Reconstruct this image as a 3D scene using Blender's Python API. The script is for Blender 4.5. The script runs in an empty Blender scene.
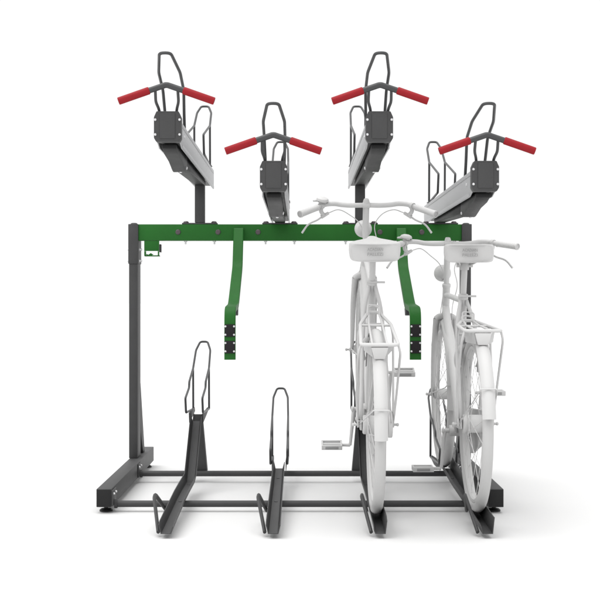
import bpy, bmesh, math, random
from mathutils import Vector, Matrix
random.seed(4)
R = math.radians
sc = bpy.context.scene
C = sc.collection

# ------------------------------------------------------------------ camera, light, exposure
EYE = 0.89
DIST = 6.468
cd = bpy.data.cameras.new("camera")
cam = bpy.data.objects.new("camera", cd); C.objects.link(cam)
cam.location = (0, -DIST, EYE); cam.rotation_euler = (R(90), 0, 0)
cd.sensor_width = 36; cd.lens = 78.0
cd.clip_start = 0.1; cd.clip_end = 500
sc.camera = cam

w = bpy.data.worlds.new("World"); sc.world = w; w.use_nodes = True
bg = w.node_tree.nodes["Background"]
bg.inputs[0].default_value = (1, 1, 1, 1); bg.inputs[1].default_value = 1.02

sd = bpy.data.lights.new("softbox_sun", "SUN"); sd.energy = 2.7; sd.angle = R(70)
sd.color = (1, 0.995, 0.985)
sun = bpy.data.objects.new("softbox_sun", sd); C.objects.link(sun)
sun.rotation_euler = Vector((0.24, 0.15, -1.0)).to_track_quat('-Z', 'Y').to_euler()

sc.view_settings.view_transform = 'Standard'
sc.view_settings.look = 'None'
sc.view_settings.exposure = 0.0
sc.view_settings.gamma = 1.0
sc.cycles.max_bounces = 6
sc.cycles.diffuse_bounces = 1

# ------------------------------------------------------------------ materials
def mat(name, col, rough=0.5, metal=0.0, vary=0.06, scale=30, bump=0.0, bscale=900, spec=0.5, coat=0.0):
    m = bpy.data.materials.new(name); m.use_nodes = True
    nt = m.node_tree; n = nt.nodes; l = nt.links
    b = n["Principled BSDF"]
    tc = n.new("ShaderNodeTexCoord")
    nz = n.new("ShaderNodeTexNoise"); nz.inputs["Scale"].default_value = scale; nz.inputs["Detail"].default_value = 5
    l.new(tc.outputs["Object"], nz.inputs["Vector"])
    rp = n.new("ShaderNodeValToRGB")
    rp.color_ramp.elements[0].position = 0.3; rp.color_ramp.elements[1].position = 0.7
    rp.color_ramp.elements[0].color = tuple(c*(1-vary) for c in col)+(1,)
    rp.color_ramp.elements[1].color = tuple(min(1, c*(1+vary)) for c in col)+(1,)
    l.new(nz.outputs["Fac"], rp.inputs["Fac"]); l.new(rp.outputs["Color"], b.inputs["Base Color"])
    mr = n.new("ShaderNodeMapRange"); mr.inputs["To Min"].default_value = rough-0.05; mr.inputs["To Max"].default_value = rough+0.06
    l.new(nz.outputs["Fac"], mr.inputs["Value"]); l.new(mr.outputs["Result"], b.inputs["Roughness"])
    b.inputs["Metallic"].default_value = metal
    b.inputs["Specular IOR Level"].default_value = spec
    b.inputs["Coat Weight"].default_value = coat
    if bump > 0:
        n2 = n.new("ShaderNodeTexNoise"); n2.inputs["Scale"].default_value = bscale
        l.new(tc.outputs["Object"], n2.inputs["Vector"])
        bp = n.new("ShaderNodeBump"); bp.inputs["Strength"].default_value = bump; bp.inputs["Distance"].default_value = 0.001
        l.new(n2.outputs["Fac"], bp.inputs["Height"]); l.new(bp.outputs["Normal"], b.inputs["Normal"])
    return m

STEEL = mat("powder_coated_steel", (0.050, 0.050, 0.051), 0.55, 0, 0.10, 14, 0.25, 700, 0.35)
ROD = mat("dark_rod_steel", (0.046, 0.047, 0.049), 0.42, 0.0, 0.03, 12, 0.03, 400, 0.45)
DARKP = mat("dark_plastic", (0.014, 0.014, 0.0145), 0.5, 0, 0.06, 20, 0.2, 900, 0.25)
COVER = mat("cover_plastic", (0.052, 0.052, 0.053), 0.55, 0, 0.05, 20, 0.2, 900, 0.4)
ALU = mat("satin_aluminium", (0.42, 0.423, 0.43), 0.45, 0.25, 0.03, 8, 0.15, 500)
GREEN = mat("green_powder_coat", (0.015, 0.118, 0.016), 0.5, 0, 0.06, 10, 0.25, 700, 0.2)
RED = mat("red_rubber_grip", (0.29, 0.011, 0.017), 0.55, 0, 0.05, 40, 0.25, 500, 0.2)
RUBBER = mat("black_rubber_pad", (0.014, 0.012, 0.014), 0.7, 0, 0.08, 40, 0.3, 500, 0.3)
ZINC = mat("zinc_bolt", (0.72, 0.72, 0.73), 0.35, 0.5, 0.05, 60)
GREYB = mat("grey_bolt", (0.085, 0.07, 0.075), 0.45, 0.2, 0.05, 60)
WHITE = mat("white_clay_paint", (0.585, 0.583, 0.58), 0.6, 0, 0.015, 9, 0.12, 350, 0.25)
TYREW = mat("white_rubber", (0.52, 0.518, 0.515), 0.75, 0, 0.02, 12, 0.2, 500, 0.2)
DARKW = mat("grey_recess", (0.30, 0.30, 0.30), 0.7, 0, 0.03, 20)
INK = mat("grey_saddle_print", (0.30, 0.30, 0.30), 0.6, 0, 0.03, 20)
GROUND = mat("white_studio_floor", (0.675, 0.675, 0.675), 0.8, 0, 0.006, 1.2, 0.0, 100, 0.1)

# ------------------------------------------------------------------ helpers
def obj(name, bm, m, parent=None, smooth=True, loc=None):
    me = bpy.data.meshes.new(name)
    bmesh.ops.recalc_face_normals(bm, faces=bm.faces[:])
    bm.to_mesh(me); bm.free()
    me.materials.append(m)
    if smooth:
        for p in me.polygons: p.use_smooth = True
        try: me.set_sharp_from_angle(angle=R(32))
        except Exception: pass
    o = bpy.data.objects.new(name, me); C.objects.link(o)
    if parent is not None: o.parent = parent
    if loc: o.location = loc
    return o

def empty(name, loc=(0,0,0)):
    o = bpy.data.objects.new(name, None); C.objects.link(o); o.location = loc
    o.empty_display_size = 0.1
    return o

def box(bm, x0, x1, y0, y1, z0, z1, bev=0.0015, seg=2):
    b = bmesh.new()
    bmesh.ops.create_cube(b, size=1)
    for v in b.verts:
        v.co = Vector(((x0+x1)/2+v.co.x*(x1-x0), (y0+y1)/2+v.co.y*(y1-y0), (z0+z1)/2+v.co.z*(z1-z0)))
    if bev > 0:
        bmesh.ops.bevel(b, geom=b.edges[:], offset=bev, segments=seg, affect='EDGES', profile=0.5)
    merge(bm, b)

def merge(bm, b, M=None):
    vm = {}
    for v in b.verts:
        vm[v] = bm.verts.new(M @ v.co if M else v.co)
    for f in b.faces:
        try: bm.faces.new([vm[v] for v in f.verts])
        except ValueError: pass
    b.free()

def prism(bm, poly, x0, x1, bev=0.0012, axis='X'):
    """poly in (y,z) extruded along X (axis X); (x,z) along Y (axis Y)"""
    b = bmesh.new()
    if axis == 'X': vs = [b.verts.new((x0, p[0], p[1])) for p in poly]; d = Vector((x1-x0, 0, 0))
    else: vs = [b.verts.new((p[0], x0, p[1])) for p in poly]; d = Vector((0, x1-x0, 0))
    f = b.faces.new(vs)
    r = bmesh.ops.extrude_face_region(b, geom=[f])
    for v in [g for g in r['geom'] if isinstance(g, bmesh.types.BMVert)]: v.co += d
    bmesh.ops.recalc_face_normals(b, faces=b.faces[:])
    if bev > 0:
        es = [e for e in b.edges if len(e.link_faces) == 2 and e.calc_face_angle(0) > R(25)]
        bmesh.ops.bevel(b, geom=es, offset=bev, segments=2, affect='EDGES', profile=0.5)
    merge(bm, b)

def round_path(pts, rad, n=5, closed=False):
    pts = [Vector(p) for p in pts]; out = []
    N = len(pts)
    for i, p in enumerate(pts):
        if not closed and i in (0, N-1): out.append(p); continue
        a, b = pts[i-1], pts[(i+1) % N]
        da, db = (a-p), (b-p)
        r = min(rad, da.length*0.48, db.length*0.48)
        s, e = p+da.normalized()*r, p+db.normalized()*r
        for k in range(n+1):
            t = k/n
            out.append(s*(1-t)**2 + p*2*t*(1-t) + e*t*t)
    return out

def catmull(pts, n=6):
    pts = [Vector(p) for p in pts]
    P = [pts[0]*2-pts[1]]+pts+[pts[-1]*2-pts[-2]]
    out = []
    for i in range(1, len(P)-2):
        for k in range(n):
            t = k/n
            out.append(0.5*((2*P[i])+(-P[i-1]+P[i+1])*t+(2*P[i-1]-5*P[i]+4*P[i+1]-P[i+2])*t*t+(-P[i-1]+3*P[i]-3*P[i+1]+P[i+2])*t**3))
    out.append(pts[-1]); return out

def tube(bm, pts, r, seg=10, closed=False, sx=1.0):
    pts = [Vector(p) for p in pts]
    N = len(pts); rings = []
    rr = r if isinstance(r, (list, tuple)) else [r]*N
    def tan(i):
        if closed: return (pts[(i+1) % N]-pts[i-1]).normalized()
        if i == 0: return (pts[1]-pts[0]).normalized()
        if i == N-1: return (pts[-1]-pts[-2]).normalized()
        return (pts[i+1]-pts[i-1]).normalized()
    t = tan(0)
    u = t.cross(Vector((1, 0, 0)))
    if u.length < 0.2: u = t.cross(Vector((0, 0, 1)))
    u.normalize()
    for i in range(N):
        t = tan(i)
        u = (u - t*u.dot(t)).normalized(); v = t.cross(u)
        rings.append([bm.verts.new(pts[i]+(u*math.cos(a)+v*math.sin(a)*sx)*rr[i]) for a in [2*math.pi*k/seg for k in range(seg)]])
    M = N if closed else N-1
    for i in range(M):
        A, B = rings[i], rings[(i+1) % N]
        for k in range(seg):
            bm.faces.new((A[k], A[(k+1) % seg], B[(k+1) % seg], B[k]))
    if not closed:
        bm.faces.new(rings[0][::-1]); bm.faces.new(rings[-1])

def lathe(bm, prof, origin, axis, seg=28):
    """prof: list of (radius, distance along axis)"""
    o = Vector(origin); t = Vector(axis).normalized()
    u = t.cross(Vector((0, 0, 1)))
    if u.length < 0.1: u = t.cross(Vector((1, 0, 0)))
    u.normalize(); v = t.cross(u)
    rings = []
    for r, d in prof:
        if r < 1e-6: rings.append([bm.verts.new(o+t*d)])
        else: rings.append([bm.verts.new(o+t*d+(u*math.cos(a)+v*math.sin(a))*r) for a in [2*math.pi*k/seg for k in range(seg)]])
    for A, B in zip(rings, rings[1:]):
        for k in range(seg):
            k2 = (k+1) % seg
            if len(A) == 1 and len(B) == 1: continue
            if len(A) == 1: bm.faces.new((A[0], B[k2], B[k]))
            elif len(B) == 1: bm.faces.new((A[k], A[k2], B[0]))
            else: bm.faces.new((A[k], A[k2], B[k2], B[k]))
    if len(rings[0]) > 1: bm.faces.new(rings[0][::-1])
    if len(rings[-1]) > 1: bm.faces.new(rings[-1])

def sweep(bm, path, frames, section, closed_section=True, cap=True):
    """section: list of 2D pts; frames: list of (u,v) per path point"""
    rings = [[bm.verts.new(p+u*s[0]+v*s[1]) for s in section] for p, (u, v) in zip(path, frames)]
    n = len(section)
    for A, B in zip(rings, rings[1:]):
        for k in range(n if closed_section else n-1):
            bm.faces.new((A[k], A[(k+1) % n], B[(k+1) % n], B[k]))
    if cap and closed_section:
        bm.faces.new(rings[0][::-1]); bm.faces.new(rings[-1])

def bolt(bm, p, axis, r=0.008, h=0.006, hexa=True):
    if hexa:
        lathe(bm, [(r*1.35, 0), (r*1.35, 0.0015), (r, 0.0016), (r, h), (r*0.8, h+0.0012)], p, axis, 6 if False else 12)
    else:
        lathe(bm, [(r, 0), (r, h*0.4), (r*0.7, h*0.85), (0, h)], p, axis, 12)

def chanwall(bm, path, w_in, hL, hR, t=0.004, flare=0.008, cx=0.0):
    """U channel: path list of (y,z, hL, hR)"""
    secs = []
    for (y, z, a, b) in path:
        secs.append([(-w_in-flare, a), (-w_in, 0), (w_in, 0), (w_in+flare, b), (w_in+flare-t, b), (w_in-t, t), (-w_in+t, t), (-w_in-flare+t, a)])
    rings = []
    n = len(path)
    for i, (y, z, a, b) in enumerate(path):
        y0, z0 = path[max(i-1, 0)][:2]; y1, z1 = path[min(i+1, n-1)][:2]
        d = Vector((0, y1-y0, z1-z0)).normalized()
        up = Vector((0, -d.z, d.y))
        rings.append([bm.verts.new(Vector((cx+s[0], y, z))+up*s[1]) for s in secs[i]])
    for A, B in zip(rings, rings[1:]):
        for k in range(8):
            bm.faces.new((A[k], A[(k+1) % 8], B[(k+1) % 8], B[k]))
    for Rg in (rings[0], rings[-1]):
        bm.faces.new((Rg[0], Rg[1], Rg[6], Rg[7])); bm.faces.new((Rg[1], Rg[2], Rg[5], Rg[6])); bm.faces.new((Rg[2], Rg[3], Rg[4], Rg[5]))

# ------------------------------------------------------------------ ground
bm = bmesh.new()
vs = [bm.verts.new(p) for p in ((-150, -60, 0), (150, -60, 0), (150, 300, 0), (-150, 300, 0))]
bm.faces.new(vs)
g = obj("ground", bm, GROUND, smooth=False); g["kind"] = "structure"

# ------------------------------------------------------------------ the rack
rack = empty("bike_rack", (0, 0, 0))
rack["label"] = "dark grey two-tier bike rack with green crossbeam, red-gripped sliding trays and floor channels"
rack["category"] = "bike rack"
LANES = (-0.5, -0.1, 0.3, 0.7)

def ZB(px, py, s): return EYE-(py-300)/s

# base feet
for sgn in (-1, 1):
    xo, xi = 0.849*sgn, 0.786*sgn
    x0, x1 = min(xo, xi), max(xo, xi)
    bm = bmesh.new(); box(bm, x0, x1, -1.05, 0.52, 0.026, 0.102, 0.003)
    foot = obj("base_foot", bm, STEEL, rack)
    bm = bmesh.new(); box(bm, x0+0.002, x1-0.002, -1.054, -1.0505, 0.028, 0.100, 0.0015)
    obj("end_cap", bm, DARKP, foot)
    for y in (-0.985, 0.45):
        bm = bmesh.new()
        lathe(bm, [(0.028, 0), (0.028, 0.006), (0.022, 0.011), (0.009, 0.012), (0.009, 0.0255)], ((x0+x1)/2, y, 0.0), (0, 0, 1), 20)
        obj("levelling_foot", bm, DARKP, foot)
    # upright (deep rectangular tube) with a slightly wider sleeve at the beam
    ux0, ux1 = (0.808, 0.851) if sgn > 0 else (-0.851, -0.808)
    bm = bmesh.new(); box(bm, ux0, ux1, 0.0, 0.12, 0.102, 1.262, 0.003)
    up = obj("upright", bm, STEEL, rack)
    bm = bmesh.new(); box(bm, ux0-0.0035, ux1+0.0035, -0.004, 0.124, 1.07, 1.268, 0.003)
    lathe(bm, [(0.0175, 0), (0.0175, 0.003), (0.012, 0.007), (0, 0.008)], ((ux0+ux1)/2, 0.03, 1.268), (0, 0, 1), 20)
    sl = obj("sleeve", bm, STEEL, up)
    for z in (1.142, 1.085):
        bm = bmesh.new(); bolt(bm, (ux1+0.0035, 0.03, z), (1, 0, 0), 0.006, 0.014 if sgn < 0 else 0.006); obj("bolt", bm, ZINC, up)
        bm = bmesh.new(); bolt(bm, (ux0-0.0035, 0.03, z), (-1, 0, 0), 0.006, 0.006 if sgn < 0 else 0.014); obj("bolt", bm, ZINC, up)
    # foot of the upright welded seam plate
    # diagonal brace back to the rear of the foot
    bx0, bx1 = (0.808, 0.832) if sgn > 0 else (-0.832, -0.808)
    bm = bmesh.new(); prism(bm, [(0.1205, 0.23), (0.1205, 0.475), (0.30, 0.103), (0.235, 0.103)], bx0, bx1, 0.002)
    obj("brace", bm, STEEL, rack)
    # floor-rail brackets on the inside of the foot
    for y in (-1.0, -0.13):
        bm = bmesh.new()
        a = xi-sgn*0.0005; bq = xi-sgn*0.006
        box(bm, min(a, bq), max(a, bq), y-0.05, y+0.05, 0.03, 0.095, 0.001)
        br = obj("rail_bracket", bm, STEEL, foot)
    for y, dz in ((-1.03, 0.08), (-0.97, 0.08), (-0.97, 0.04), (-0.165, 0.08), (-0.10, 0.08)):
        bm = bmesh.new(); bolt(bm, (xi-sgn*0.0062, y, dz), (-sgn, 0, 0), 0.0045, 0.005)
        obj("bolt", bm, ZINC, foot)

# floor rails
for y, z in ((-1.0, 0.033), (-0.13, 0.044)):
    bm = bmesh.new(); tube(bm, [(-0.780, y, z), (0.780, y, z)], 0.0138, 18)
    for s_ in (-1, 1): lathe(bm, [(0.0138, 0), (0.019, 0.0), (0.019, 0.012), (0.0138, 0.0121)], (s_*0.780, y, z), (-s_, 0, 0), 16)
    obj("floor_rail", bm, STEEL, rack)

# green crossbeam
bm = bmesh.new(); box(bm, -0.8075, 0.8075, 0.004, 0.064, 1.186, 1.267, 0.003)
beam = obj("cross_beam", bm, GREEN, rack)
for x in (-0.607, -0.408, -0.209, 0.398, 0.606):
    bm = bmesh.new()
    lathe(bm, [(0.013, 0), (0.013, 0.003), (0.010, 0.0055), (0.0, 0.006)], (x, 0.0038, 1.228), (0, -1, 0), 20)
    obj("bolt", bm, GREYB, beam)
# small green bracket hanging from the left end of the beam
bm = bmesh.new()
box(bm, -0.776, -0.701, 0.006, 0.011, 1.134, 1.1855, 0.001)
box(bm, -0.776, -0.7665, 0.006, 0.011, 1.112, 1.1335, 0.001)
box(bm, -0.7085, -0.701, 0.006, 0.011, 1.112, 1.1335, 0.001)
box(bm, -0.776, -0.701, 0.0115, 0.05, 1.108, 1.113, 0.001)
prism(bm, [(-0.7660, 1.113), (-0.7660, 1.120), (-0.756, 1.116), (-0.744, 1.124), (-0.730, 1.116), (-0.738, 1.113)], 0.012, 0.016, 0.0, 'Y')
eb = obj("end_bracket", bm, GREEN, rack)
bm = bmesh.new(); box(bm, -0.7005, -0.693, 0.006, 0.045, 1.128, 1.168, 0.002)
obj("rubber_stop", bm, DARKP, eb)

# hanging hooked arms with rubber pads
def arm(x):
    out = [(-0.001, 1.248), (-0.016, 1.248), (-0.13, 1.06), (-0.46, 0.902), (-0.53, 0.874), (-0.70, 0.866), (-0.765, 0.862), (-0.800, 0.846), (-0.816, 0.81), (-0.816, 0.63)]
    rp = round_path([(0, a, b) for a, b in out], 0.035, 4)
    bm = bmesh.new()
    t = 0.026
    # front plate (curved top, flat drop)
    lower = [(p.y, p.z) for p in rp]
    # offset inner outline
    inner = []
    for i, p in enumerate(rp):
        a = rp[max(i-1, 0)]; b = rp[min(i+1, len(rp)-1)]
        d = (b-a).normalized(); nrm = Vector((0, -d.z, d.y))
        inner.append((p.y-nrm.y*-t if False else p.y+nrm.y*t, p.z+nrm.z*t))
    rings = []
    hw = 0.0245
    for (a, b) in zip(lower, inner):
        ch = 0.003
        o_ = Vector((0, a[0], a[1])); i_ = Vector((0, b[0], b[1])); dn = (i_-o_).normalized()
        pts = [o_+Vector((-hw+ch, 0, 0)), o_+Vector((hw-ch, 0, 0)), o_+dn*ch+Vector((hw, 0, 0)), i_-dn*ch+Vector((hw, 0, 0)),
               i_+Vector((hw-ch, 0, 0)), i_+Vector((-hw+ch, 0, 0)), i_-dn*ch+Vector((-hw, 0, 0)), o_+dn*ch+Vector((-hw, 0, 0))]
        rings.append([bm.verts.new(p+Vector((x, 0, 0))) for p in pts])
    for A, B in zip(rings, rings[1:]):
        for k in range(8): bm.faces.new((A[k], A[(k+1) % 8], B[(k+1) % 8], B[k]))
    bm.faces.new(rings[0][::-1]); bm.faces.new(rings[-1])
    a = obj("hanging_arm", bm, GREEN, rack)
    # grey stub below the bend
    bm = bmesh.new()
    prism(bm, [(-0.50, 0.862), (-0.56, 0.848), (-0.56, 0.822), (-0.50, 0.818), (-0.475, 0.85)], x-0.022, x+0.022, 0.003)
    obj("stub", bm, COVER, a)
    for z0, z1 in ((0.731, 0.783), (0.659, 0.711)):
        bm = bmesh.new(); box(bm, x-0.0225, x+0.0225, -0.8215, -0.8165, z0-0.001, z1+0.001, 0.001)
        pad = obj("rubber_pad", bm, RUBBER, a)
        for sx in (-1, 1):
            for zz in (z0+0.008, z1-0.008):
                bm = bmesh.new(); bolt(bm, (x+sx*0.0185, -0.8217, zz), (0, -1, 0), 0.0045, 0.004, False)
                obj("bolt", bm, ZINC, pad)
    return a
arm(-0.305); arm(0.503)

# wheel hoop (rear): profile relative to base (y,z)
def rear_hoop(name, parent, x, y, z, jog=True, r=0.0056):
    bm = bmesh.new()
    side = [(-0.02, -0.005), (-0.42, 0.012), (-0.455, 0.082), (-0.250, 0.118), (-0.238, 0.146), (-0.01, 0.200), (0.135, 0.286)]
    hw = [0.040, 0.040, 0.040, 0.040, 0.040, 0.040, 0.037]
    if not jog: side[2] = (-0.455, 0.098); del side[3:5]; del hw[3:5]
    L = [(x-h, y+a, z+b) for (a, b), h in zip(side, hw)]
    Rr = [(x+h, y+a, z+b) for (a, b), h in zip(side, hw)]
    pts = L+[(x-0.019, y+0.190, z+0.328), (x+0.019, y+0.190, z+0.328)]+Rr[::-1]
    tube(bm, round_path(pts, 0.014, 5), r, 10)
    for s_ in (-1, 1):
        tube(bm, [(x+s_*0.040, y+0.0, z-0.005), (x+s_*0.040, y-0.01, z+0.200)], r, 10)
    return obj(name, bm, ROD, parent)

def front_hoop(name, parent, x, z, r=0.0060):
    bm = bmesh.new()
    side = [(-1.24, 0.0), (-1.285, 0.060), (-1.335, 0.145), (-1.49, 0.188)]
    hw = [0.036, 0.038, 0.041, 0.041]
    L = [(x-h, a, z+b) for (a, b), h in zip(side, hw)]
    Rr = [(x+h, a, z+b) for (a, b), h in zip(side, hw)]
    pts = L+[(x-0.021, -1.655, z+0.232), (x+0.021, -1.655, z+0.232)]+Rr[::-1]
    tube(bm, round_path(pts, 0.020, 5), r, 10)
    return obj(name, bm, ROD, parent)

# upper trays. zt = bottom of side panels
def tray(x, zt):
    bm = bmesh.new()   # dark channel body between the aluminium panels
    box(bm, x-0.040, x+0.040, -1.50, 0.40, zt+0.018, zt+0.024, 0.001)
    box(bm, x-0.031, x+0.031, -1.47, 0.36, zt+0.0245, zt+0.036, 0.001)
    t = obj("upper_tray", bm, DARKP, rack)
    for s_ in (-1, 1):
        bm = bmesh.new()
        a, b = sorted((x+s_*0.0405, x+s_*0.0450))
        prism(bm, [(-1.44, zt), (-1.51, zt+0.014), (-1.51, zt+0.094), (-1.50, zt+0.098), (0.37, zt+0.098), (0.40, zt+0.088), (0.40, zt+0.035), (0.385, zt)], a, b, 0.0012)
        # raised upper and lower flanges of the extrusion
        a, b = sorted((x+s_*0.0446, x+s_*0.0468))
        box(bm, a, b, -1.508, 0.372, zt+0.080, zt+0.0965, 0.0012)
        box(bm, a, b, -1.44, 0.384, zt+0.0015, zt+0.0165, 0.0012)
        p = obj("side_panel", bm, ALU, t)
        bm = bmesh.new(); bolt(bm, (x+s_*0.0452, -1.36, zt+0.055), (s_, 0, 0), 0.006, 0.004, False)
        obj("bolt", bm, ZINC, t)
    # end cover with chamfered corners and vertical ribs
    zc = zt+0.070; hw, hh, c = 0.0515, 0.0575, 0.014
    pl = [(x-hw, zc-hh+c), (x-hw, zc+hh-c*1.6), (x-hw+c*0.7, zc+hh), (x+hw-c*0.7, zc+hh), (x+hw, zc+hh-c*1.6), (x+hw, zc-hh+c), (x+hw-c*0.6, zc-hh), (x-hw+c*0.6, zc-hh)]
    bm = bmesh.new(); prism(bm, pl, -1.565, -1.512, 0.003, 'Y')
    prism(bm, [(x-0.029, zc-0.046), (x-0.029, zc+0.050), (x+0.029, zc+0.050), (x+0.029, zc-0.046)], -1.5695, -1.5655, 0.0015, 'Y')
    cov = obj("end_cover", bm, COVER, t)
    for sx in (-1, 1):
        for sz in (-1, 1):
            bm = bmesh.new(); bolt(bm, (x+sx*0.0455, -1.5655, zc+0.0-0.003+sz*0.028), (0, -1, 0), 0.0050, 0.005, False)
            obj("bolt", bm, ZINC, t)
    # slider housing under the tray
    bm = bmesh.new()
    prism(bm, [(-1.50, zt+0.012), (-1.50, zt-0.006), (-1.42, zt-0.020), (-1.25, zt-0.030), (-1.10, zt-0.052), (-1.06, zt-0.054), (-1.02, zt-0.030), (-1.02, zt+0.012)], x-0.028, x+0.028, 0.004)
    h = obj("slider_housing", bm, DARKP, t)
    for s_ in (-1, 1):
        bm = bmesh.new(); bolt(bm, (x+s_*0.0282, -1.075, zt-0.038), (s_, 0, 0), 0.0065, 0.006, False)
        obj("bolt", bm, ZINC, t)
    bm = bmesh.new(); bolt(bm, (x+0.006, -1.082, zt-0.0545), (0, -0.2, -1), 0.006, 0.004, False); obj("bolt", bm, ZINC, t)
    # fixed guide rail on the post
    bm = bmesh.new()
    prism(bm, [(-1.0, zt+0.013), (-1.0, zt-0.036), (-0.80, zt-0.034), (0.066, zt-0.0105), (0.066, zt+0.013)], x-0.026, x+0.026, 0.003)
    obj("guide_rail", bm, DARKP, t)
    # lowering handle
    zh = zt+0.070+0.0565
    for s_ in (-1, 1):
        bm = bmesh.new(); tube(bm, round_path([(x+s_*0.031, -1.535, zh-0.01), (x+s_*0.034, -1.55, zh+0.012), (x+s_*0.043, -1.575, zh+0.034), (x+s_*0.042, -1.60, zh+0.079)], 0.012, 4), 0.0056, 10)
        obj("handle_bracket", bm, ROD, t)
    top = zt+0.215
    bm = bmesh.new()
    L = [(-0.085, -0.024), (-0.05, -0.014), (0, 0.006), (0.05, -0.014), (0.085, -0.024)]
    L = [(-0.088, -0.0245), (-0.004, 0.004), (0.004, 0.004), (0.088, -0.0245)]
    tube(bm, round_path([(x+a, -1.605, top+b) for a, b in L], 0.045, 6), 0.0112, 16)
    obj("handlebar", bm, ROD, t)
    for s_ in (-1, 1):
        d = Vector((s_*0.107, 0, -0.0375)).normalized()
        p0 = Vector((x+s_*0.065, -1.605, top-0.0165)); ln = 0.120
        bm = bmesh.new()
        lathe(bm, [(0.0113, -0.002), (0.0138, 0.0), (0.0144, 0.0015), (0.0144, ln-0.002), (0.0135, ln+0.001), (0.009, ln+0.0012), (0.0085, ln-0.001), (0, ln-0.001)], p0, d, 20)
        obj("grip", bm, RED, t)
    front_hoop("front_wheel_hoop", t, x, zt+0.098)
    rear_hoop("rear_wheel_hoop", t, x, 0.18, zt+0.105, False)
    # mounting feet of the rear hoop
    for s_ in (-1, 1):
        bm = bmesh.new(); box(bm, x+s_*0.040-0.010, x+s_*0.040+0.010, 0.06, 0.21, zt+0.0985, zt+0.1015, 0.0008)
        obj("hoop_plate", bm, STEEL, t)
    return t

for i, x in enumerate(LANES):
    high = i in (0, 2)
    zt = 1.475 if high else 1.288
    tray(x, zt)
    # post
    bm = bmesh.new()
    ptop = zt-0.0115
    if high:
        box(bm, x-0.0245, x+0.0245, 0.008, 0.058, 1.2755, ptop, 0.003)
    else:
        box(bm, x-0.0245, x+0.0245, 0.008, 0.058, 1.2755, 1.2765, 0.0)
    post = obj("tray_post", bm, STEEL, rack)
    bm = bmesh.new()
    box(bm, x-0.088, x+0.088, 0.006, 0.062, 1.2675, 1.2745, 0.0015)
    obj("base_plate", bm, STEEL, post)
    for s_ in (-1, 1):
        for yy in (0.034,):
            bm = bmesh.new()
            lathe(bm, [(0.014, 0), (0.014, 0.004), (0.010, 0.0085), (0, 0.010)], (x+s_*0.070, yy, 1.2748), (0, 0, 1), 16)
            obj("bolt_head", bm, GREYB, post)
            bm = bmesh.new()
            lathe(bm, [(0.0085, 0), (0.0085, 0.005), (0.0045, 0.0052), (0.0045, 0.016), (0.002, 0.018)], (x+s_*0.072, yy, 1.1858), (0, 0, -1), 12)
            obj("bolt", bm, ZINC, post)

# lower wheel channels
def channel(i, x):
    high = i in (0, 2)
    hL, hR = (0.043, 0.034) if i < 2 else (0.030, 0.062)
    bm = bmesh.new()
    f = 0.8
    if high:
        pts = [(-1.625, 0.018, hL*f if i < 2 else hL*0.5, hR*0.8), (-1.585, 0.019, hL, hR), (-1.02, 0.0485, hL, hR), (-0.80, 0.0535, hL, hR), (-0.56, 0.056, hL, hR), (-0.53, 0.057, hL, hR), (-0.505, 0.071, hL, hR), (-0.19, 0.303, hL, hR)]
    else:
        pts = [(-1.625, 0.018, hL*f, hR), (-1.585, 0.019, hL, hR), (-1.02, 0.0485, hL, hR), (-0.64, 0.060, hL, hR), (-0.26, 0.083, hL, hR)]
    chanwall(bm, pts, 0.0195, hL, hR, 0.003, 0.0085 if i < 2 else 0.006, x)
    ch = obj("wheel_channel", bm, STEEL, rack)
    zb = 0.345 if high else 0.102
    # arms carrying the hoop
    z0 = 0.303 if high else 0.083; y0 = -0.205 if high else -0.28
    for s_ in (-1, 1):
        bm = bmesh.new()
        a, b = sorted((x+s_*0.0315, x+s_*0.0345))
        prism(bm, [(y0, z0-0.005), (y0-0.02, z0+0.045), (0.10, zb+0.004), (0.13, zb-0.018), (0.0, zb-0.030)], a, b, 0.0008)
        obj("hoop_arm", bm, STEEL, ch)
    rear_hoop("wheel_hoop", ch, x, 0.11, zb)
    # bolts on the floor of the channel
    for y, z in (((-1.05, 0.0500), (-0.62, 0.0585)) if high else ((-1.05, 0.0500), (-0.5, 0.0715))):
        bm = bmesh.new(); lathe(bm, [(0.007, 0), (0.006, 0.002), (0.0, 0.003)], (x, y, z), (0, 0, 1), 12)
        obj("bolt", bm, ROD, ch)
    if high:  # tapering support plate from the rear rail to the top of the ramp
        bm = bmesh.new()
        prism(bm, [(x-0.046, 0.052), (x-0.022, 0.332), (x+0.022, 0.332), (x+0.046, 0.052)], -0.118, -0.112, 0.001, 'Y')
        for s_ in (-1, 1):
            b2 = bmesh.new(); vs = [b2.verts.new(p) for p in ((x+s_*0.046, -0.1115, 0.052), (x+s_*0.022, -0.1115, 0.332), (x+s_*0.022, -0.075, 0.332), (x+s_*0.046, -0.060, 0.052))]
            f1 = b2.faces.new(vs); r = bmesh.ops.extrude_face_region(b2, geom=[f1])
            for v in [g_ for g_ in r['geom'] if isinstance(g_, bmesh.types.BMVert)]: v.co.x -= s_*0.003
            merge(bm, b2)
        obj("support_plate", bm, STEEL, ch)
    # leaning guard loop at the mouth, left side (flat bar)
    bm = bmesh.new()
    P = round_path([(x-0.0325, -1.585, 0.018), (x-0.062, -1.46, 0.132), (x-0.060, -1.43, 0.134), (x-0.034, -1.27, 0.050)], 0.02, 4)
    tube(bm, P, 0.0100, 8, sx=0.7)
    obj("guide_loop", bm, STEEL, ch)
    return ch
for i, x in enumerate(LANES): channel(i, x)

# ------------------------------------------------------------------ bicycle
AX = 0.35         # axle height
WB = 1.07         # wheelbase
def arc(cy, cz, rad, a0, a1, n):
    out = []
    for k in range(n+1):
        a = a0+(a1-a0)*k/n
        out.append((Vector((0, cy+rad*math.cos(a), cz+rad*math.sin(a))), Vector((0, math.cos(a), math.sin(a)))))
    return out

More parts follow.
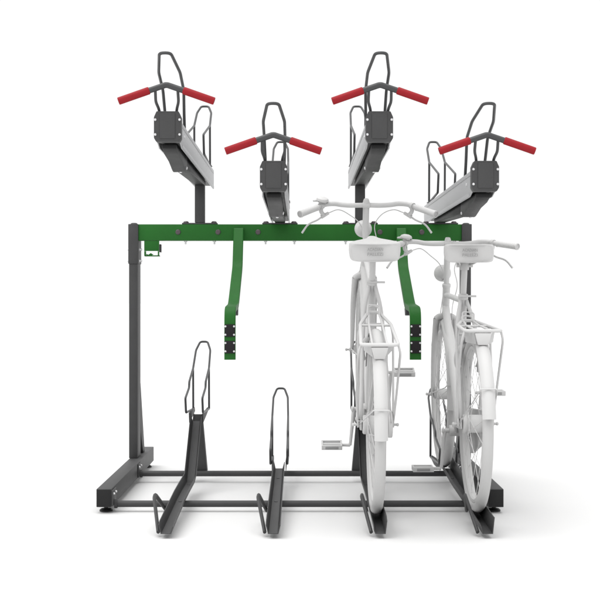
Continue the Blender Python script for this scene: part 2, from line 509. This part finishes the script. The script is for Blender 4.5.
def wheel(parent, name, cy, drum):
    cz = AX
    bm = bmesh.new()
    N = 72
    sec = [(0.0215*math.cos(a), 0.0215*math.sin(a)) for a in [2*math.pi*k/16 for k in range(16)]]
    rings = []
    rc = 0.350-0.0215
    for k in range(N):
        a = 2*math.pi*k/N; rd = Vector((0, math.cos(a), math.sin(a)))
        rings.append([bm.verts.new(Vector((s[0], cy, cz))+rd*(rc+s[1])) for s in sec])
    for k in range(N):
        A, B = rings[k], rings[(k+1) % N]
        for j in range(16): bm.faces.new((A[j], A[(j+1) % 16], B[(j+1) % 16], B[j]))
    # tread ridge lines
    wh = obj(name, bm, TYREW, parent)
    bm = bmesh.new()
    prof = [(-0.0135, 0.309), (-0.0135, 0.298), (-0.008, 0.293), (0.008, 0.293), (0.0135, 0.298), (0.0135, 0.309), (0.010, 0.313), (-0.010, 0.313)]
    rings = []
    for k in range(N):
        a = 2*math.pi*k/N; rd = Vector((0, math.cos(a), math.sin(a)))
        rings.append([bm.verts.new(Vector((s[0], cy, cz))+rd*s[1]) for s in prof])
    for k in range(N):
        A, B = rings[k], rings[(k+1) % N]
        for j in range(8): bm.faces.new((A[j], A[(j+1) % 8], B[(j+1) % 8], B[j]))
    obj("rim", bm, WHITE, wh)
    fr = 0.048 if drum else 0.034
    bm = bmesh.new()
    for k in range(32):
        side = -1 if k % 2 else 1
        a = 2*math.pi*k/32
        off = (0.38 if (k//2) % 2 else -0.38)
        p0 = Vector((side*0.031, cy+fr*math.cos(a+off*2.2), cz+fr*math.sin(a+off*2.2)))
        p1 = Vector((side*0.004, cy+0.295*math.cos(a), cz+0.295*math.sin(a)))
        tube(bm, [p0, p1], 0.0012, 5)
    obj("spokes", bm, WHITE, wh)
    bm = bmesh.new()
    if drum:
        lathe(bm, [(0.012, -0.052), (0.034, -0.051), (0.038, -0.046), (0.038, -0.036), (0.048, -0.033), (0.048, -0.029), (0.036, -0.027), (0.036, 0.027), (0.053, 0.029), (0.053, 0.033), (0.030, 0.034), (0.030, 0.045), (0.012, 0.046)], (0, cy, cz), (1, 0, 0), 32)
    else:
        lathe(bm, [(0.010, -0.046), (0.020, -0.045), (0.022, -0.036), (0.038, -0.034), (0.038, -0.029), (0.026, -0.026), (0.026, 0.026), (0.038, 0.029), (0.038, 0.034), (0.022, 0.036), (0.018, 0.045), (0.010, 0.046)], (0, cy, cz), (1, 0, 0), 28)
    obj("hub", bm, WHITE, wh)
    ext = 0.084 if drum else 0.075
    bm = bmesh.new()
    tube(bm, [(-ext, cy, cz), (ext, cy, cz)], 0.0052, 12)
    for s_ in (-1, 1):
        lathe(bm, [(0.012, 0.0), (0.012, 0.002), (0.0098, 0.0022), (0.0098, 0.011), (0.008, 0.013)], (s_*(ext-0.024), cy, cz), (s_, 0, 0), 6)
        lathe(bm, [(0.007, 0), (0.007, 0.006), (0.003, 0.009)], (s_*ext, cy, cz), (s_, 0, 0), 12)
    obj("axle", bm, WHITE, wh)
    return wh

def mudguard(parent, cy, a0, a1, hw=0.0255):
    bm = bmesh.new()
    sec = []
    n = 10
    for k in range(n+1):
        u = -1+2*k/n
        sec.append((hw*u, 0.380-0.016*abs(u)**2.4))
    inner = [(s[0]*0.955, s[1]-0.0016) for s in sec[::-1]]
    full = sec+inner
    rings = []
    for p, rd in arc(cy, AX, 0, a0, a1, 60):
        rings.append([bm.verts.new(Vector((s[0], cy, AX))+rd*s[1]) for s in full])
    m = len(full)
    for A, B in zip(rings, rings[1:]):
        for j in range(m): bm.faces.new((A[j], A[(j+1) % m], B[(j+1) % m], B[j]))
    bm.faces.new(rings[0][::-1]); bm.faces.new(rings[-1])
    return obj("mudguard", bm, WHITE, parent)

def bicycle():
    root = empty("bicycle", (0, 0, 0))
    rear = wheel(root, "rear_wheel", 0.0, True)
    front = wheel(root, "front_wheel", WB, False)
    BB = Vector((0, 0.465, 0.258))
    ST = Vector((0, 0.375, 0.845))           # top of seat tube
    HT = Vector((0, 0.958, 0.868)); HB = Vector((0, 0.988, 0.745))  # head tube ends
    # frame
    bm = bmesh.new()
    tube(bm, [BB, ST], 0.0165, 20)
    tube(bm, [HT+Vector((0, 0.001, 0.004)), HB], 0.0172, 20)
    lathe(bm, [(0.0190, -0.006), (0.0200, 0), (0.0195, 0.008), (0.0150, 0.011)], HT+Vector((0, 0.002, 0.004)), (HT-HB), 24)
    lathe(bm, [(0.0190, 0), (0.0205, 0.006), (0.0190, 0.012)], HB, (HB-HT), 24)
    tube(bm, [HT+Vector((0, 0.008, -0.038)), ST+Vector((0, 0, -0.022))], 0.0122, 18)
    tube(bm, [HB+Vector((0, -0.004, 0.030)), BB], 0.0180, 20)
    lathe(bm, [(0.012, -0.046), (0.024, -0.045), (0.024, 0.045), (0.012, 0.046)], BB, (1, 0, 0), 24)
    for s_ in (-1, 1):
        tube(bm, catmull([BB+Vector((s_*0.018, -0.02, 0)), Vector((s_*0.036, 0.30, 0.305)), Vector((s_*0.056, 0.02, AX))], 8), 0.0095, 14)
        tube(bm, catmull([ST+Vector((s_*0.013, -0.008, -0.02)), Vector((s_*0.038, 0.27, 0.705)), Vector((s_*0.058, 0.012, AX+0.015))], 8), 0.0082, 14)
        box(bm, s_*0.057-0.003, s_*0.057+0.003, -0.018, 0.030, AX-0.018, AX+0.022, 0.001)
    tube(bm, [(-0.036, 0.262, 0.690), (0.036, 0.262, 0.690)], 0.006, 12)
    tube(bm, [(-0.030, 0.335, 0.300), (0.030, 0.335, 0.300)], 0.0065, 12)
    lathe(bm, [(0.0205, 0), (0.0210, 0.004), (0.0210, 0.020), (0.0185, 0.022)], ST+Vector((0, 0.002, -0.014)), (ST-BB), 20)
    tube(bm, [ST+Vector((-0.022, -0.022, 0.0)), ST+Vector((0.052, -0.022, 0.0))], 0.0042, 10)
    frame = obj("frame", bm, WHITE, root)
    # seat post and saddle rails
    bm = bmesh.new()
    d = (ST-BB).normalized()
    SP = Vector((0, 0.338, 0.972))
    tube(bm, [ST+d*0.0, SP], 0.0128, 18)
    lathe(bm, [(0.018, -0.016), (0.019, -0.010), (0.019, 0.014), (0.014, 0.018)], SP, (0, 0.0, 1), 18)
    tube(bm, [SP+Vector((-0.034, 0, 0.006)), SP+Vector((0.034, 0, 0.006))], 0.011, 14)
    for s_ in (-1, 1):
        tube(bm, catmull([(s_*0.045, 0.22, 0.998), (s_*0.026, 0.29, 0.981), (s_*0.022, 0.36, 0.978), (s_*0.012, 0.445, 0.990)], 6), 0.0036, 8)
    obj("seat_post", bm, WHITE, root)
    # saddle: lofted sections
    bm = bmesh.new()
    secs = [  # y, half width, top z, bottom z, corner exponent
        (0.1748, 0.0955, 1.0590, 0.9915, 0.22), (0.1754, 0.1000, 1.0620, 0.9888, 0.19), (0.1775, 0.1016, 1.0638, 0.9878, 0.18), (0.184, 0.1022, 1.0643, 0.9876, 0.18), (0.2050, 0.1030, 1.0640, 0.9890, 0.21),
        (0.2350, 0.0990, 1.0630, 0.9960, 0.32), (0.2620, 0.0833, 1.0620, 1.0030, 0.40), (0.2850, 0.0629, 1.0610, 1.0060, 0.48), (0.3100, 0.0444, 1.0590, 1.0080, 0.55), (0.3450, 0.0315, 1.0550, 1.0090, 0.60),
        (0.3900, 0.0250, 1.0500, 1.0090, 0.65), (0.4300, 0.0213, 1.0440, 1.0090, 0.70), (0.4580, 0.0180, 1.0390, 1.0100, 0.75), (0.4700, 0.0130, 1.0340, 1.0130, 0.85), (0.4760, 0.0056, 1.0270, 1.0180, 1.00)]
    rings = []; n = 64
    for (y, hw, zt, zb, c) in secs:
        zc, hh = (zt+zb)/2, (zt-zb)/2
        ring = []
        for k in range(n):
            a = 2*math.pi*k/n
            cx_ = math.copysign(abs(math.cos(a))**c, math.cos(a)); sz_ = math.copysign(abs(math.sin(a))**c, math.sin(a))
            low = max(0.0, -sz_)
            fx = 1-0.07*low**2
            xx = hw*cx_*fx
            back = 0.030*(abs(xx)/0.11)**5 if y < 0.2 else (0.015*(abs(xx)/0.11)**5 if y < 0.22 else 0)
            ring.append(bm.verts.new((xx, y+back, zc+hh*sz_+(0.004*(abs(xx)/0.11)**2*low if y < 0.22 else 0))))
        rings.append(ring)
    for A, B in zip(rings, rings[1:]):
        for k in range(n): bm.faces.new((A[k], A[(k+1) % n], B[(k+1) % n], B[k]))
    bm.faces.new(rings[0][::-1]); bm.faces.new(rings[-1])
    sad = obj("saddle", bm, WHITE, root)
    for txt, z, wd in (("ACADIAN", 1.0335, 0.062), ("PALLEZI", 1.0140, 0.062)):
        cu = bpy.data.curves.new("saddle_lettering", 'FONT'); cu.body = txt; cu.size = 0.0175; cu.align_x = 'CENTER'; cu.extrude = 0.0006; cu.offset = 0.0001
        tmp = bpy.data.objects.new("tmp", cu); C.objects.link(tmp)
        bpy.context.view_layer.update()
        me = bpy.data.meshes.new_from_object(tmp.evaluated_get(bpy.context.evaluated_depsgraph_get()))
        bpy.data.objects.remove(tmp)
        xs = [v.co.x for v in me.vertices]; k = wd/(max(xs)-min(xs))
        for v in me.vertices: v.co.x *= k
        me.transform(Matrix.Translation((0, 0.1747, z)) @ Matrix.Rotation(R(90), 4, 'X'))
        me.materials.clear(); me.materials.append(INK)
        o = bpy.data.objects.new("lettering", me); C.objects.link(o); o.parent = sad
    # fork
    bm = bmesh.new()
    CR = HB+Vector((0, 0.006, -0.020))
    tube(bm, [HB, CR], 0.018, 18)
    tube(bm, catmull([CR+Vector((-0.046, 0, -0.012)), CR+Vector((-0.028, 0, 0.001)), CR, CR+Vector((0.028, 0, 0.001)), CR+Vector((0.046, 0, -0.012))], 5), 0.0150, 16)
    for s_ in (-1, 1):
        P = catmull([CR+Vector((s_*0.043, 0, -0.008)), Vector((s_*0.050, 1.030, 0.56)), Vector((s_*0.051, WB-0.02, 0.43)), Vector((s_*0.052, WB, AX))], 8)
        k = len(P); tube(bm, P, [0.0150-0.0065*i_/(k-1) for i_ in range(k)], 14)
        box(bm, s_*0.052-0.003, s_*0.052+0.003, WB-0.014, WB+0.014, AX-0.016, AX+0.014, 0.001)
    fork = obj("fork", bm, WHITE, root)
    # stem, handlebar
    SH = Vector((0, 0.919, 1.076))
    bm = bmesh.new()
    dh = (HT-HB).normalized()
    tube(bm, [HT, SH-dh*0.01], 0.0118, 18)
    lathe(bm, [(0.0135, -0.165), (0.0145, -0.15), (0.0145, 0.012), (0.011, 0.022), (0.0, 0.024)], SH, dh, 20)
    lathe(bm, [(0.0130, -0.016), (0.0135, -0.015), (0.0135, 0.015), (0.0130, 0.016)], SH+Vector((0, -0.004, -0.006)), (1, 0, 0), 20)
    stem = obj("stem", bm, WHITE, root)
    B0 = SH+Vector((0, -0.004, -0.006))
    half = [(0.0, 0, 0), (0.065, 0, -0.001), (0.110, -0.001, 0.002), (0.145, -0.008, 0.008), (0.185, -0.028, 0.008), (0.220, -0.055, -0.001)]
    gr0 = Vector((0.220, -0.055, -0.001)); gr1 = Vector((0.298, -0.155, -0.014))
    Rp = [Vector(p) for p in half]; Lp = [Vector((-p.x, p.y, p.z)) for p in Rp[1:]][::-1]
    bm = bmesh.new()
    ext = gr0+(gr1-gr0)*0.2
    P = catmull([B0+Vector((-ext.x, ext.y, ext.z))]+[B0+p for p in Lp+Rp]+[B0+ext], 8)
    tube(bm, P, 0.0110, 18)
    hb = obj("handlebar", bm, WHITE, root)
    for s_ in (-1, 1):
        a = B0+Vector((s_*gr0.x, gr0.y, gr0.z)); b = B0+Vector((s_*gr1.x, gr1.y, gr1.z)); ax = b-a; L = ax.length
        bm = bmesh.new()
        lathe(bm, [(0.0112, 0), (0.0145, 0.001), (0.0150, 0.004), (0.0138, 0.010), (0.0142, L*0.5), (0.0148, L-0.010), (0.0162, L-0.006), (0.0158, L), (0.012, L+0.002), (0.010, L-0.002), (0, L-0.003)], a, ax, 22)
        obj("grip", bm, WHITE, hb)
        # brake lever: clamp, body, blade
        c = B0+Vector((s_*0.203, -0.042, 0.004))
        bm = bmesh.new()
        lathe(bm, [(0.0112, -0.008), (0.0150, -0.008), (0.0150, 0.008), (0.0112, 0.008)], c, ax, 18)
        pv = c+Vector((s_*-0.012, 0.02, -0.046))
        tube(bm, catmull([c+Vector((0, 0.006, -0.008)), c+Vector((s_*0.000, 0.012, -0.028)), pv], 5), [0.0092]*10+[0.0085], 12)
        tube(bm, [pv+Vector((s_*0.012, 0, -0.008)), pv+Vector((s_*-0.022, 0.004, 0.010))], [0.0095, 0.0065], 12)
        Pb = catmull([pv+Vector((s_*0.004, 0, -0.004)), pv+Vector((s_*0.030, -0.012, -0.020)), pv+Vector((s_*0.070, -0.035, -0.036)), pv+Vector((s_*0.098, -0.055, -0.070))], 6)
        kk = len(Pb); tube(bm, Pb, [0.0058-0.001*math.sin(3*i_/kk)+0.0012*(i_/kk) for i_ in range(kk)], 10, sx=0.7)
        obj("brake_lever", bm, WHITE, hb)
    # bell on the left side
    bc = B0+Vector((-0.198, -0.034, 0.025))
    bm = bmesh.new()
    lathe(bm, [(0.010, -0.020), (0.012, -0.008), (0.020, -0.006), (0.020, 0.0), (0.028, 0.001), (0.028, 0.005), (0.0245, 0.012), (0.012, 0.0175), (0, 0.018)], bc, (0.12, -0.1, 1), 24)
    tube(bm, [bc+Vector((-0.02, -0.004, 0.003)), bc+Vector((-0.041, -0.012, 0.002))], [0.006, 0.004], 10)
    obj("bell", bm, WHITE, hb)
    # cables
    for s_ in (-1, 1):
        c = B0+Vector((s_*0.203, -0.042, 0.004)); pv = c+Vector((s_*-0.012, 0.02, -0.046))
        st = pv+Vector((s_*-0.022, 0.004, 0.010))
        if s_ < 0: pts = [st, st+Vector((0.045, 0.035, 0.008)), Vector((-0.075, 0.985, B0.z-0.055)), Vector((-0.022, 1.008, 0.965)), Vector((-0.004, 1.015, 0.88)), Vector((-0.030, 1.04, 0.66)), Vector((-0.058, WB-0.02, 0.42))]
        else: pts = [st, st+Vector((-0.045, 0.035, 0.008)), Vector((0.075, 0.985, B0.z-0.055)), Vector((0.045, 1.018, 0.955)), Vector((0.056, 1.0, 0.87)), Vector((0.030, 0.98, 0.76)), Vector((0.022, 0.86, 0.60)), Vector((0.022, 0.62, 0.38)), Vector((0.02, 0.50, 0.29))]
        bm = bmesh.new(); tube(bm, catmull(pts, 10), 0.0021, 8)
        obj("brake_cable", bm, WHITE, root)
    # ring lock on the seat stays
    bm = bmesh.new()
    lk = [Vector((0.048*math.cos(R(a)), 0.205, 0.590+0.062*math.sin(R(a)))) for a in range(-35, 216, 10)]
    tube(bm, lk, 0.0085, 10, sx=1.5)
    box(bm, 0.036, 0.058, 0.190, 0.220, 0.535, 0.585, 0.004)
    obj("ring_lock", bm, WHITE, root)
    # brake arm on the rear hub, clamped to the left chain stay
    bm = bmesh.new()
    prism(bm, [(-0.012, AX+0.020), (0.014, AX+0.016), (0.150, 0.333), (0.150, 0.318), (0.0, AX-0.022), (-0.014, AX-0.010)], -0.062, -0.058, 0.001)
    lathe(bm, [(0.008, 0), (0.008, 0.010), (0.004, 0.012)], (-0.062, 0.142, 0.325), (-1, 0, 0), 10)
    obj("brake_arm", bm, WHITE, root)
    # head lamp
    LP = Vector((-0.004, 1.075, 0.930))
    bm = bmesh.new()
    lathe(bm, [(0.0, -0.052), (0.014, -0.050), (0.030, -0.040), (0.0375, -0.018), (0.0395, 0.006), (0.0405, 0.008), (0.0405, 0.016), (0.036, 0.018), (0.0, 0.021)], LP, (0, 1, -0.08), 28)
    tube(bm, [LP+Vector((0, -0.01, -0.035)), Vector((0, 1.0, 0.895)), HT+Vector((0, 0.016, 0.012))], 0.0055, 10)
    obj("head_lamp", bm, WHITE, root)
    # mudguards and stays
    mg = mudguard(rear, 0.0, R(170), R(22))
    mf = mudguard(front, WB, R(185), R(35), 0.0255)
    for par, cy, side, am in ((mg, 0.0, 0.062, R(153)), (mf, WB, 0.055, R(168))):
        bm = bmesh.new()
        y, z = cy+0.3855*math.cos(am), AX+0.3855*math.sin(am)
        P = [(-side, cy, AX+0.004), (-0.033, y+0.012, z-0.010), (-0.030, y+0.001, z), (0.030, y+0.001, z), (0.033, y+0.012, z-0.010), (side, cy, AX+0.004)]
        P = [Vector(p) for p in P]
        tube(bm, round_path(P, 0.012, 4), 0.0026, 8)
        obj("mudguard_stay", bm, WHITE, par)
    # carrier
    bm = bmesh.new()
    zc = 0.732; yb, yf = -0.195, 0.095
    loop = [(-0.070, yb, zc), (0.070, yb, zc), (0.060, yf, zc+0.003), (0.022, 0.232, zc+0.016), (-0.022, 0.232, zc+0.016), (-0.060, yf, zc+0.003)]
    tube(bm, round_path(loop, 0.020, 5, True), 0.0070, 12, True)
    for x_ in (-0.028, 0.028):
        tube(bm, [(x_, yb, zc+0.001), (x_*0.95, yf, zc+0.004), (x_*0.7, 0.232, zc+0.016)], 0.0043, 10)
    tube(bm, [(-0.061, 0.080, zc+0.002), (0.061, 0.080, zc+0.002)], 0.0050, 10)
    tube(bm, [(-0.067, yb+0.030, zc-0.004), (0.067, yb+0.030, zc-0.004)], 0.0040, 10)
    tube(bm, round_path([(-0.022, 0.232, zc+0.016), (-0.022, 0.255, zc+0.030), (0, 0.272, zc+0.034), (0.022, 0.255, zc+0.030), (0.022, 0.232, zc+0.016)], 0.008, 3), 0.0045, 10)
    # spring clip wire
    tube(bm, round_path([(0.020, 0.19, zc+0.012), (0.024, 0.21, zc+0.050), (-0.026, 0.21, zc+0.054), (-0.026, 0.19, zc+0.012)], 0.012, 4), 0.0028, 8)
    car = obj("carrier", bm, WHITE, root)
    for s_ in (-1, 1):
        bm = bmesh.new()
        tube(bm, round_path([(s_*0.069, yb+0.012, zc), (s_*0.079, yb+0.016, zc-0.035), (s_*0.078, -0.03, 0.48), (s_*0.070, 0.0, AX+0.01)], 0.03, 4), 0.0048, 10)
        tube(bm, round_path([(s_*0.060, 0.075, zc), (s_*0.068, 0.070, zc-0.03), (s_*0.070, 0.004, AX+0.01)], 0.02, 4), 0.0048, 10)
        box(bm, s_*0.070-0.003, s_*0.070+0.003, -0.013, 0.015, AX-0.008, AX+0.022, 0.001)
        obj("carrier_stay", bm, WHITE, car)
    # lamp plate under the rear of the carrier
    bm = bmesh.new()
    prism(bm, [(-0.033, zc-0.008), (0.033, zc-0.008), (0.0205, zc-0.054), (-0.0205, zc-0.054)], yb-0.006, yb+0.022, 0.003, 'Y')
    obj("rear_plate", bm, WHITE, car)
    for s_ in (-1, 1):
        bm = bmesh.new()
        b2 = bmesh.new(); vs = [b2.verts.new(p) for p in ((s_*0.034, yb+0.012, zc-0.010), (s_*0.058, yb+0.09, zc-0.010), (s_*0.054, yb+0.10, zc-0.050), (s_*0.024, yb+0.012, zc-0.052))]
        f1 = b2.faces.new(vs); r = bmesh.ops.extrude_face_region(b2, geom=[f1])
        for v in [g_ for g_ in r['geom'] if isinstance(g_, bmesh.types.BMVert)]: v.co.y += 0.004
        merge(bm, b2)
        obj("side_bracket", bm, WHITE, car)
    # chain guard (right side), chainring
    bm = bmesh.new()
    cg = []
    for k in range(13):
        a = R(95)-R(190)*k/12; cg.append((BB.y+0.098*math.cos(a), BB.z+0.098*math.sin(a)))
    for k in range(9):
        a = R(-95)-R(170)*k/8; cg.append((0.0+0.052*math.cos(a), AX+0.052*math.sin(a)))
    prism(bm, cg, 0.048, 0.066, 0.004)
    obj("chain_guard", bm, WHITE, root)
    # cranks and pedals: left down, right up
    bm = bmesh.new()
    tube(bm, [BB+Vector((-0.068, 0, 0)), BB+Vector((0.084, 0, 0))], 0.009, 12)
    CL = 0.165
    tube(bm, [BB+Vector((-0.066, 0, 0)), BB+Vector((-0.080, 0, -CL))], [0.0125, 0.0085], 12, sx=0.75)
    tube(bm, [BB+Vector((0.080, 0, 0)), BB+Vector((0.092, 0, CL))], [0.0125, 0.0085], 12, sx=0.75)
    for s_ in (-1, 1): lathe(bm, [(0.014, 0), (0.014, 0.006), (0.008, 0.010), (0, 0.010)], BB+Vector((s_*(0.068 if s_ < 0 else 0.084), 0, 0)), (s_, 0, 0), 14)
    crank = obj("crank", bm, WHITE, root)
    for s_, c in ((-1, BB+Vector((-0.160, 0, -CL))), (1, BB+Vector((0.148, 0, CL)))):
        bm = bmesh.new()
        tube(bm, [c+Vector((-s_*0.080, 0, 0)), c+Vector((-s_*0.035, 0, 0))], [0.0075, 0.006], 10)
        hw, hd = 0.045, 0.036
        for (y0, y1) in ((-hd, -hd+0.009), (hd-0.009, hd)): box(bm, c.x-hw, c.x+hw, c.y+y0, c.y+y1, c.z-0.0105, c.z+0.0105, 0.002)
        for (x0, x1) in ((-hw, -hw+0.008), (hw-0.008, hw)): box(bm, c.x+x0+0.0003, c.x+x1-0.0003, c.y-hd+0.0092, c.y+hd-0.0092, c.z-0.0100, c.z+0.0100, 0.0015)
        tube(bm, [c+Vector((-hw+0.006, 0, 0)), c+Vector((hw-0.006, 0, 0))], 0.010, 14)
        pd = obj("pedal", bm, WHITE, crank)
        bm = bmesh.new(); box(bm, c.x-0.028, c.x+0.028, c.y-hd-0.0025, c.y-hd-0.0002, c.z-0.0055, c.z+0.0055, 0.0008)
        obj("reflector", bm, DARKW, pd)
    return root

def copy_tree(o, parent=None):
    c = o.copy(); C.objects.link(c)
    if parent is not None: c.parent = parent
    for ch in list(o.children): copy_tree(ch, c)
    return c

def place(o, x, yaxle, zaxle, pitch, yaw):
    Rm = Matrix.Rotation(yaw, 4, 'Z') @ Matrix.Rotation(pitch, 4, 'X')
    off = Rm @ Vector((0, 0, AX))
    o.location = Vector((x, yaxle, zaxle))-off
    o.rotation_euler = Rm.to_euler()

b1 = bicycle()
b2 = copy_tree(b1)
place(b1, 0.298, -1.335, 0.398, R(13.9), R(0.0))
place(b2, 0.697, -1.300, 0.398, R(2.2), R(0.55))
b1["label"] = "white bicycle tilted with its front wheel up the raised ramp"
b2["label"] = "white bicycle standing level in the low channel, rightmost of the rack"
for b in (b1, b2):
    b["category"] = "bicycle"; b["group"] = "white bicycles parked in the rack"
for ch in b1.children:                       # this saddle is set a little lower
    if ch.name.startswith(("saddle", "seat_post")): ch.location.z -= 0.020
